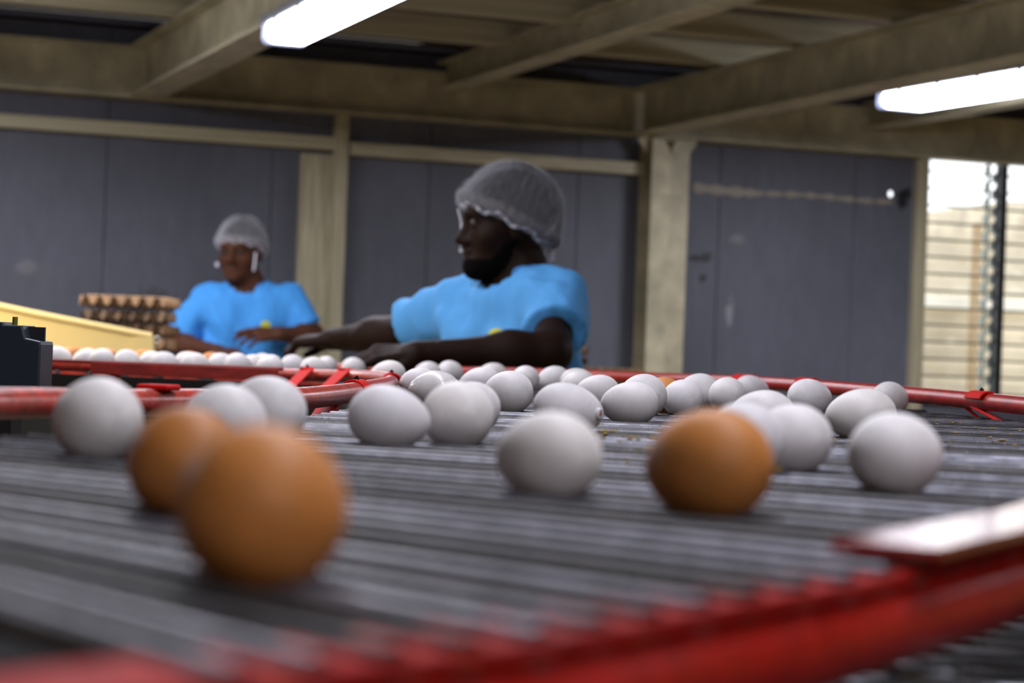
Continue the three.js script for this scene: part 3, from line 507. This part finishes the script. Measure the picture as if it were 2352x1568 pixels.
const join = (list, k) => (x, y, z) => { let d = list[0](x, y, z); for (let i = 1; i < list.length; i++) d = smin(d, list[i](x, y, z), k); return d; };
function nets(f, lo, hi, c) {
  const n = [0, 1, 2].map((i) => Math.ceil((hi[i] - lo[i]) / c) + 1), [nx, ny, nz] = n, val = new Float32Array(nx * ny * nz), id = new Int32Array(nx * ny * nz).fill(-1), pos = [], idx = [];
  const at = (i, j, k) => i + nx * (j + ny * k);
  const B = 6, half = (B - 1) / 2 * c, reach = Math.sqrt(3) * half * 1.6 + 0.012;              // blocks far from the surface are not sampled point by point
  for (let k0 = 0; k0 < nz; k0 += B) for (let j0 = 0; j0 < ny; j0 += B) for (let i0 = 0; i0 < nx; i0 += B) {
    const m = f(lo[0] + i0 * c + half, lo[1] + j0 * c + half, lo[2] + k0 * c + half), far = Math.abs(m) > reach;
    for (let k = k0; k < Math.min(nz, k0 + B); k++) for (let j = j0; j < Math.min(ny, j0 + B); j++) for (let i = i0; i < Math.min(nx, i0 + B); i++) val[at(i, j, k)] = far ? m : f(lo[0] + i * c, lo[1] + j * c, lo[2] + k * c);
  }
  for (let k = 0; k < nz - 1; k++) for (let j = 0; j < ny - 1; j++) for (let i = 0; i < nx - 1; i++) {
    let m = 0, sx = 0, sy = 0, sz = 0;
    for (let e = 0; e < 12; e++) {
      const ax = e >> 2, o1 = e & 1, o2 = (e >> 1) & 1, p = [0, 0, 0]; p[(ax + 1) % 3] = o1; p[(ax + 2) % 3] = o2; const q = [...p]; q[ax] = 1;
      const v0 = val[at(i + p[0], j + p[1], k + p[2])], v1 = val[at(i + q[0], j + q[1], k + q[2])];
      if ((v0 < 0) !== (v1 < 0)) { const t = v0 / (v0 - v1); sx += p[0] + (q[0] - p[0]) * t; sy += p[1] + (q[1] - p[1]) * t; sz += p[2] + (q[2] - p[2]) * t; m++; }
    }
    if (m) { id[at(i, j, k)] = pos.length / 3; pos.push(lo[0] + (i + sx / m) * c, lo[1] + (j + sy / m) * c, lo[2] + (k + sz / m) * c); }
  }
  const st = [1, nx, nx * ny];
  for (let k = 1; k < nz - 1; k++) for (let j = 1; j < ny - 1; j++) for (let i = 1; i < nx - 1; i++) {
    const o = at(i, j, k);
    for (let ax = 0; ax < 3; ax++) {
      const v0 = val[o], v1 = val[o + st[ax]]; if ((v0 < 0) === (v1 < 0)) continue;
      const b = st[(ax + 1) % 3], d = st[(ax + 2) % 3], A = id[o], B = id[o - b], C = id[o - b - d], D = id[o - d];
      if (A < 0 || B < 0 || C < 0 || D < 0) continue;
      if (v0 < 0) idx.push(A, B, C, A, C, D); else idx.push(A, C, B, A, D, C);
    }
  }
  const g = new THREE.BufferGeometry(); g.setAttribute('position', new THREE.Float32BufferAttribute(pos, 3)); g.setIndex(idx); g.computeVertexNormals(); return g;
}
const addv = (a, b, s = 1) => [a[0] + b[0] * s, a[1] + b[1] * s, a[2] + b[2] * s];
const lerp3 = (a, b, t) => [0, 1, 2].map((i) => a[i] + (b[i] - a[i]) * t);
const unit = (a) => { const l = Math.hypot(...a); return a.map((x) => x / l); };
const cross = (a, b) => [a[1] * b[2] - a[2] * b[1], a[2] * b[0] - a[0] * b[2], a[0] * b[1] - a[1] * b[0]];
// a hand from the wrist w: d towards the fingers, n out of the back of the hand, thumb on the side of the sign
function handParts(w, d, n, thumb, curl, spread, scale = 1) {
  d = unit(d); const s = unit(cross(d, n)); n = cross(s, d); const out = [], P = (x, y, z) => [0, 1, 2].map((i) => w[i] + scale * (d[i] * x + s[i] * y + n[i] * z));
  const L = [[.086, .042, .026, .020], [.090, .046, .029, .021], [.086, .042, .027, .020], [.078, .032, .020, .018]];
  for (let i = 0; i < 4; i++) {
    const y = thumb * (0.030 - 0.0205 * i), k = P(L[i][0], y, 0), r = (0.0092 - 0.0006 * (i === 3 ? 2 : 0)) * scale;
    out.push(cap(P(0.008, y * 0.55, 0), k, 0.0145 * scale, 0.0118 * scale));
    let a = [L[i][0], y, 0], ang = 0.25 * curl[i]; const sp = thumb * spread * (1.5 - i) * 0.12;
    for (let j = 1; j < 4; j++) { ang += curl[i] * (j === 1 ? 0.55 : 0.75); const e = [a[0] + L[i][j] * Math.cos(ang) * Math.cos(sp), a[1] + L[i][j] * Math.sin(sp), a[2] - L[i][j] * Math.sin(ang)]; out.push(cap(P(...a), P(...e), r * (1.05 - 0.07 * j), r * (0.98 - 0.07 * j))); a = e; }
  }
  const t0 = [0.016, thumb * 0.022, -0.006], t1 = [0.050, thumb * 0.048, -0.020], t2 = [0.080, thumb * 0.052, -0.032], t3 = [0.102, thumb * 0.044, -0.040];
  out.push(cap(P(...t0), P(...t1), 0.0155 * scale, 0.0118 * scale), cap(P(...t1), P(...t2), 0.0112 * scale, 0.0102 * scale), cap(P(...t2), P(...t3), 0.0102 * scale, 0.0085 * scale));
  return join(out, 0.006);
}
function headField(scale, beardless) {               // forward x, up y, side z; eye level at 0
  const solid = join([ell([-.012, .034, 0], [.099, .083, .077]), ell([.028, -.035, 0], [.060, .085, .060]), ell([.034, -.084, 0], [.050, .032, .046]), cap([.076, -.098, -.008], [.076, -.098, .008], .017), cap([.078, .020, -.034], [.078, .020, .034], .013), cap([.050, -.030, -.046], [.050, -.030, .046], .020)], 0.03);
  const nose = join([cap([.086, .004, 0], [.106, -.034, 0], .0075, .0125), cap([.094, -.040, -.012], [.094, -.040, .012], .0095)], 0.012);
  const lips = join([ell([.089, -.061, 0], [.012, .007, .024]), ell([.087, -.074, 0], [.012, .008, .021])], 0.004);
  const ears = (x, y, z) => Math.min(ell([-.006, -.012, .077], [.019, .032, .009])(x, y, z), ell([-.006, -.012, -.077], [.019, .032, .009])(x, y, z));
  const eyes = (x, y, z) => Math.hypot(x - .098, y, Math.abs(z) - .031) - .017;
  return (x, y, z) => { x /= scale; y /= scale; z /= scale; let d = solid(x, y, z); d = -smin(-d, eyes(x, y, z), 0.014); d = smin(d, nose(x, y, z), 0.014); d = smin(d, lips(x, y, z), 0.006); return smin(d, ears(x, y, z), 0.006) * scale; };
}
function person(o) {
  const g = group('person', V(...o.base)); tag(g, o.label, 'person', undefined);
  const J = o.joints, f = unit(o.face), side = unit(cross(f, [0, 1, 0])), up = cross(side, f), hc = J.head;
  const toHead = (x, y, z) => { x -= hc[0]; y -= hc[1]; z -= hc[2]; return [x * f[0] + y * f[1] + z * f[2], x * up[0] + y * up[1] + z * up[2], x * side[0] + y * side[1] + z * side[2]]; };
  const H = (x, y, z) => [0, 1, 2].map((i) => hc[i] + f[i] * x + up[i] * y + side[i] * z);
  const hf = headField(o.headScale), head = (x, y, z) => hf(...toHead(x, y, z));
  const mid = lerp3(J.ls, J.rs, 0.5), sv = unit([J.ls[0] - J.rs[0], 0, J.ls[2] - J.rs[2]]), bk = cross(sv, [0, 1, 0]).map((x) => -x), hip = [mid[0] + o.lean[0], o.hip, mid[2] + o.lean[1]];
  const nb = addv(J.neck, [0, 0, 0]), neck = cap(H(-.022, -.06, 0), nb, .054, .060);
  const at = (t, y, b = 0) => [mid[0] + (hip[0] - mid[0]) * (mid[1] - y) / (mid[1] - hip[1]) + sv[0] * t + bk[0] * b, y, mid[2] + (hip[2] - mid[2]) * (mid[1] - y) / (mid[1] - hip[1]) + sv[2] * t + bk[2] * b];
  const y1 = mid[1] - 0.09, W = o.width;
  const torso = (e) => [cap(at(.075 * W, y1), at(.062, o.hip + .04), .098 * W + e, .094 + e), cap(at(-.075 * W, y1), at(-.062, o.hip + .04), .098 * W + e, .094 + e), cap(lerp3(mid, J.ls, .80), lerp3(mid, J.rs, .80), .062 + e), cap(addv(nb, [0, -.04, 0]), lerp3(mid, J.ls, .75), .048 + e * .6, .050 + e), cap(addv(nb, [0, -.04, 0]), lerp3(mid, J.rs, .75), .048 + e * .6, .050 + e)];
  const arms = [];
  for (const s of ['l', 'r']) arms.push(cap(J[s + 's'], J[s + 'e'], .050, .040), cap(J[s + 'e'], lerp3(J[s + 'e'], J[s + 'w'], .3), .041, .044), cap(lerp3(J[s + 'e'], J[s + 'w'], .3), J[s + 'w'], .043, .0265));
  const legs = (e) => [-1, 1].flatMap((s) => [cap(at(s * .085, o.hip), [hip[0] + sv[0] * s * .1, .48, hip[2] + sv[2] * s * .1 + .02], .085 + e, .060 + e), cap([hip[0] + sv[0] * s * .1, .48, hip[2] + sv[2] * s * .1 + .02], [hip[0] + sv[0] * s * .11, .08, hip[2] + sv[2] * s * .11], .056 + e, .040 + e)]);
  const feet = [-1, 1].map((s) => cap([hip[0] + sv[0] * s * .11, .045, hip[2] + sv[2] * s * .11], [hip[0] + sv[0] * s * .12 - bk[0] * .16, .038, hip[2] + sv[2] * s * .12 - bk[2] * .16], .045, .038));
  const hands = o.hands.map((h) => handParts(J[h.s + 'w'], h.d ?? [0, 1, 2].map((i) => J[h.s + 'h'][i] - J[h.s + 'w'][i]), h.n, h.thumb, h.curl, h.spread, o.handScale));
  const body = join([...torso(0), neck, ...arms, ...legs(0), ...feet, cap(at(-.05, o.hip), at(.05, o.hip), .11)], 0.035);
  const whole = (x, y, z) => { let d = body(x, y, z); d = smin(d, head(x, y, z), 0.02); for (const h of hands) d = smin(d, h(x, y, z), 0.015); return d; };
  const all = Object.values(J), lo = [0, 1, 2].map((i) => Math.min(...all.map((p) => p[i])) - .2), hi = [0, 1, 2].map((i) => Math.max(...all.map((p) => p[i])) + .2); lo[1] = -0.01;
  // the coarse body stops where the fine head and hands take over
  const hTop = H(0, 0, 0), inHead = (x, y, z) => Math.hypot(x - hTop[0], y - hTop[1] - 0.02, z - hTop[2]) - 0.115;
  const hb = o.hands.map((h) => { const w = J[h.s + 'w'], d = unit(h.d ?? [0, 1, 2].map((i) => J[h.s + 'h'][i] - w[i])); return addv(w, d, 0.095); });
  const coarse = (x, y, z) => Math.max(smin(body(x, y, z), head(x, y, z), .02), -inHead(x, y, z));
  const parts = [nets(coarse, lo, [hi[0], hTop[1] + .12, hi[2]], 0.014), nets(whole, addv(hTop, [-.15, -.15, -.15]), addv(hTop, [.15, .16, .15]), 0.0048)];
  hands.forEach((h, i) => parts.push(nets((x, y, z) => smin(smin(h(x, y, z), arms[o.hands[i].s === 'l' ? 2 : 5](x, y, z), 0.02), 9, 0.01), addv(hb[i], [-.13, -.13, -.13]), addv(hb[i], [.13, .13, .13]), 0.0034)));
  mesh('body', mergeGeometries(parts), phys({ color: o.skin, roughness: 0.62, specularIntensity: 0.25 }), g);
  // eyes, brows
  for (const s of [-1, 1]) {
    const e = mesh('eye', new THREE.SphereGeometry(0.0112 * o.headScale, 16, 12), std({ color: 0x3a302a, roughness: 0.7 }), g); e.position.set(...H(.0775 * o.headScale, 0, s * .031 * o.headScale));
    const ir = mesh('iris', new THREE.SphereGeometry(0.0062 * o.headScale, 12, 8), std({ color: 0x120a06, roughness: 0.15 }), e); ir.position.set(...addv([0, 0, 0], f, .0066));
    mesh('eyebrow', tube([V(...H(.088 * o.headScale, .017, s * .014)), V(...H(.087 * o.headScale, .022, s * .031)), V(...H(.074 * o.headScale, .019, s * .047))], 0.0035, 12, 6), std({ color: 0x0a0706, roughness: 0.9 }), g);
  }
  // hair cap, and a beard if worn
  const hairF = (x, y, z) => { const q = toHead(x, y, z), s = o.headScale, d = hf(...q) - 0.004; return Math.max(d, -(q[1] / s - 0.045 + (q[0] / s < 0.02 ? (0.02 - q[0] / s) * 0.95 : -(q[0] / s - 0.02) * 0.2))); };
  mesh('hair', nets(hairF, addv(hTop, [-.16, -.15, -.16]), addv(hTop, [.16, .17, .16]), 0.0055), phys({ color: 0x0b0908, roughness: 0.95, specularIntensity: 0.15 }), g);
  if (o.beard) {
    const bf = (x, y, z) => { const q = toHead(x, y, z), s = o.headScale, X = q[0] / s, Y = q[1] / s, d = hf(...q) - 0.0045 + 0.002 * noise3.noise(x * 180, y * 180, z * 180); return Math.max(d, Y + 0.078 - Math.max(0, 0.05 - X) * 0.9, -Y - 0.13, 0.0 - X - 0.005); };
    mesh('beard', nets(bf, addv(hTop, [-.13, -.15, -.13]), addv(hTop, [.13, .02, .13]), 0.0045), phys({ color: 0x0a0807, roughness: 0.95, specularIntensity: 0.15 }), g);
  }
  // shirt: torso and sleeves a little proud of the body, open at the neck and cut at the sleeve ends
  const sl = ['l', 'r'].flatMap((s) => {
    const a = J[s + 's'], e = J[s + 'e'], q = o.sleeve[s], d = unit([0, 1, 2].map((i) => e[i] - a[i])), end = lerp3(a, e, q), c = cap(a, lerp3(a, e, q + .12), .071, .069);
    return [(x, y, z) => Math.max(c(x, y, z), (x - end[0]) * d[0] + (y - end[1]) * d[1] + (z - end[2]) * d[2])];
  });
  const tb = join(torso(.013), .05), collar = cap(addv(nb, [f[0] * .02, -.030, f[2] * .02]), H(-.02, -.03, 0), .072, .080), hem = o.hip - 0.06;
  const fold = (x, y, z) => 0.016 * noise3.noise(x * 13 + y * 9, y * 4.5 - x * 5, z * 13) + 0.005 * noise3.noise(x * 34, y * 14 + x * 16, z * 34 + 3);
  const shirtF = (x, y, z) => { let d = smin(smin(tb(x, y, z), sl[0](x, y, z), .03), sl[1](x, y, z), .03); if (d > 0.05) return d; d += fold(x, y, z); d = Math.max(d, hem - y); return Math.max(d, -collar(x, y, z)); };
  mesh('shirt', nets(shirtF, [lo[0], hem - .03, lo[2]], [hi[0], J.neck[1] + .06, hi[2]], 0.0085), std({ color: o.shirt, roughness: 0.85 }), g);
  const collarEdge = []; { const ax = unit([0, 1, 2].map((i) => H(-.02, -.03, 0)[i] - nb[i])), e1 = unit(cross(ax, [0, 0, 1])), e2 = cross(ax, e1);
    for (let k = 0; k < 28; k++) { const a = k / 28 * 2 * Math.PI, dir = addv([0, 1, 2].map((i) => e1[i] * Math.cos(a)), e2, Math.sin(a)); let best = null;
      for (let h = .10; h > -.1; h -= .003) { const p = addv(addv(addv(nb, [0, -.012, 0]), ax, h), dir, .0725); if (shirtF(...addv(p, dir, .006)) < 0) { best = p; break; } }
      if (best) collarEdge.push(V(...best)); } }
  if (collarEdge.length > 10) mesh('collar', new THREE.TubeGeometry(new THREE.CatmullRomCurve3(collarEdge, true), 0.006, 80, 0.006, 8).copy(new THREE.TubeGeometry(new THREE.CatmullRomCurve3(collarEdge, true), 90, 0.0055, 8, true)), std({ color: o.trim, roughness: 0.85 }), g);
  // round yellow print lying on the cloth
  { const c = J.logo, tocam = unit([-(o.base[0] + c[0]), 1.2 - c[1], -(o.base[2] + c[2])]), ux = unit(cross([0, 1, 0], tocam)), uy = cross(tocam, ux), pos = [], idx = [], n = 12;
    for (let j = 0; j <= n; j++) for (let i = 0; i <= 20; i++) { const r = j / n * (o.printR ?? .018), a = i / 20 * 2 * Math.PI; let p = addv(addv(addv(c, ux, r * Math.cos(a) * 1.1), uy, r * Math.sin(a)), tocam, .2); for (let k = 0; k < 60; k++) { const d = shirtF(...p); if (d < .0012) break; p = addv(p, tocam, -Math.max(.0008, d * .6)); } pos.push(...p); }
    for (let j = 0; j < n; j++) for (let i = 0; i < 20; i++) { const a = j * 21 + i; idx.push(a, a + 21, a + 1, a + 1, a + 21, a + 22); }
    const lg = new THREE.BufferGeometry(); lg.setAttribute('position', new THREE.Float32BufferAttribute(pos, 3)); lg.setIndex(idx); lg.computeVertexNormals(); mesh('print', lg, std({ color: 0xb8b81e, roughness: 0.8, side: THREE.DoubleSide }), g).userData.label = 'round yellow print on the chest'; }
  mesh('trousers', nets(join([...legs(.014), cap(at(-.05, o.hip), at(.05, o.hip), .118)], .04), [lo[0], .07, lo[2]], [hi[0], o.hip + .12, hi[2]], 0.014), std({ color: 0x1b1d24, roughness: 0.9 }), g);
  mesh('shoes', nets(join(feet.map((q) => (x, y, z) => q(x, y, z) - .008), .001), [lo[0] - .2, -.012, lo[2] - .2], [hi[0] + .2, .12, hi[2] + .2], 0.012), std({ color: 0x141414, roughness: 0.7 }), g);
  // bouffant hair net: gathered at an elastic band, crumpled all over
  const nn = o.net, axis = unit([nn.tilt[0], nn.tilt[1], 0]), fw = unit([axis[1], -axis[0], 0]), rowsAll = 56, cols = 216;
  const shellAt = (inset, sd, t0 = 0) => {
    const rows = t0 ? 14 : rowsAll;
    const pos = [], idx = [];
    for (let j = 0; j <= rows; j++) for (let i = 0; i <= cols; i++) {
      const t = t0 + (1 - t0) * j / rows, a = (i % cols) / cols * 2 * Math.PI, q = Math.min(1, t * 1.06) * Math.PI / 2, tuck = t > 0.88 ? 1 - (t - 0.88) * 1.05 : 1;
      const pl = 0.0065 * Math.sin(a * nn.pleats + sd) * Math.min(1, t * 1.4), cr = 0.0065 * noise3.noise(Math.cos(a) * 9 + sd, Math.sin(a) * 9, t * 9) + 0.0060 * noise3.noise(Math.cos(a) * 26, Math.sin(a) * 26 + sd, t * 30);
      const rho = (Math.pow(Math.sin(q), 0.86) * tuck) + (pl + cr - inset) / 0.12, ca = Math.cos(a), sa = Math.sin(a), h = nn.height * Math.pow(Math.max(0, Math.cos(q)), 0.92) - (inset - cr) * Math.cos(q) + 0.006 * Math.sin(a * 9 + sd) * t * (t > .85 ? 1 : .2);
      const lx = nn.center[0] + fw[0] * ca * nn.rad[0] * rho + axis[0] * h, ly = nn.center[1] + fw[1] * ca * nn.rad[0] * rho + axis[1] * h, lz = sa * nn.rad[1] * rho;
      pos.push(...H(lx, ly, lz));
    }
    for (let j = 0; j < rows; j++) for (let i = 0; i < cols; i++) { const a = j * (cols + 1) + i, b = a + cols + 1; idx.push(a, b, a + 1, a + 1, b, b + 1); }
    const ge = new THREE.BufferGeometry(); ge.setAttribute('position', new THREE.Float32BufferAttribute(pos, 3)); ge.setIndex(idx); ge.computeVertexNormals(); return [ge, pos];
  };
  const film = phys({ color: 0xf2f3fb, roughness: 0.75, transparent: true, opacity: nn.opacity, side: THREE.DoubleSide, depthWrite: false });
  const [outer, op] = shellAt(0, 0), shells = [outer, ...[0.002, 0.004, 0.006, 0.008].map((d, i) => shellAt(d, 2.1 * (i + 1))[0])];
  for (let i = 0; i < 16; i++) shells.push(shellAt(0.0008 * i - 0.004, 1.3 * i + 0.6, 0.84 + 0.008 * i)[0]);       // gathers at the hem
  const net = mesh('hair_net', mergeGeometries(shells), film, g);
  const bandPts = []; for (let i = 0; i < cols; i += 2) { const k = 3 * (rowsAll * (cols + 1) + i); bandPts.push(V(op[k], op[k + 1], op[k + 2])); }
  mesh('elastic_band', new THREE.TubeGeometry(new THREE.CatmullRomCurve3(bandPts, true), 160, nn.band, 8, true), phys({ color: 0xe6e6ee, roughness: 0.7, transparent: true, opacity: 0.5 }), net);
  for (const t of nn.tails) mesh('tail', tube(t.map((p) => V(...H(...p))), t.r ?? 0.003, 20, 8), std({ color: 0xd9dae2, roughness: 0.8 }), net);
  return g;
}
const tail = (r, ...p) => Object.assign(p, { r });
person({
  base: [0.001, 0, -5.0], label: 'man in profile in light blue shirt and white hair net, reaching across the eggs', face: [-0.975, -0.06, 0.2], headScale: 1.04, skin: 0x23150e, shirt: 0x4f9cdc, trim: 0x4088c6, beard: true, hip: 0.82, lean: [0.05, -0.02], width: 1.0, handScale: 1.05,
  joints: { head: [-0.022, 1.497, 0.0], neck: [0.020, 1.385, 0.0], ls: [0.098, 1.312, 0.125], le: [0.082, 1.203, 0.345], lw: [-0.20, 1.190, 0.425], lh: [-0.297, 1.183, 0.44], rs: [-0.115, 1.302, -0.135], re: [-0.292, 1.232, -0.36], rw: [-0.455, 1.217, -0.49], rh: [-0.584, 1.206, -0.551], logo: [-0.036, 1.236, 0.14] },
  sleeve: { l: 0.62, r: 0.70 },
  hands: [{ s: 'l', n: [0.1, 1, 0.35], thumb: -1, curl: [0.35, 0.42, 0.5, 0.55], spread: 0.6 }, { s: 'r', n: [0, 1, 0.2], thumb: 1, curl: [0.5, 0.65, 0.8, 0.9], spread: 0.8 }],
  net: { center: [0.004, -0.006], tilt: [-0.46, 0.88], rad: [0.127, 0.108], height: 0.151, pleats: 30, opacity: 0.021, band: 0.0042, tails: [tail(0.0028, [.112, .035, .01], [.104, .0, .014], [.108, -.035, .016], [.104, -.06, .016]), tail(0.0065, [.105, -.056, .014], [.103, -.063, .014]), tail(0.011, [-.098, -.062, 0], [-.1, -.085, 0.01])] },
});
person({
  base: [-1.092, 0, -8.9], label: 'worker at the back left in bright blue shirt and hair net, facing the camera', face: [-0.30, -0.06, 0.95], headScale: 1.04, skin: 0x4e3022, shirt: 0x3f93dd, trim: 0x3684c8, beard: false, hip: 0.92, lean: [0, 0], width: 0.98, handScale: 1.0,
  joints: { head: [-0.028, 1.572, 0.0], neck: [0.008, 1.448, -0.02], ls: [0.175, 1.372, 0.0], le: [0.288, 1.235, 0.05], lw: [0.165, 1.242, 0.21], lh: [0.052, 1.236, 0.25], rs: [-0.168, 1.358, 0.0], re: [-0.285, 1.185, 0.05], rw: [-0.08, 1.165, 0.25], rh: [0.035, 1.158, 0.3], logo: [0.10, 1.275, 0.15] },
  sleeve: { l: 0.78, r: 0.80 },
  hands: [{ s: 'l', n: [0.2, 0.75, 0.6], thumb: 1, curl: [0.25, 0.3, 0.4, 0.5], spread: 0.4 }, { s: 'r', n: [0, 1, 0.2], thumb: 1, curl: [0.4, 0.5, 0.6, 0.6], spread: 0.5 }],
  net: { center: [0.0, 0.012], tilt: [-0.30, 0.95], rad: [0.117, 0.104], height: 0.139, pleats: 26, opacity: 0.030, band: 0.004, tails: [tail(0.004, [.06, .0, -.092], [.062, -.05, -.088], [.06, -.075, -.084]), tail(0.008, [.02, -.045, .096], [.022, -.062, .095])] },
});

renderer.render(scene, camera);
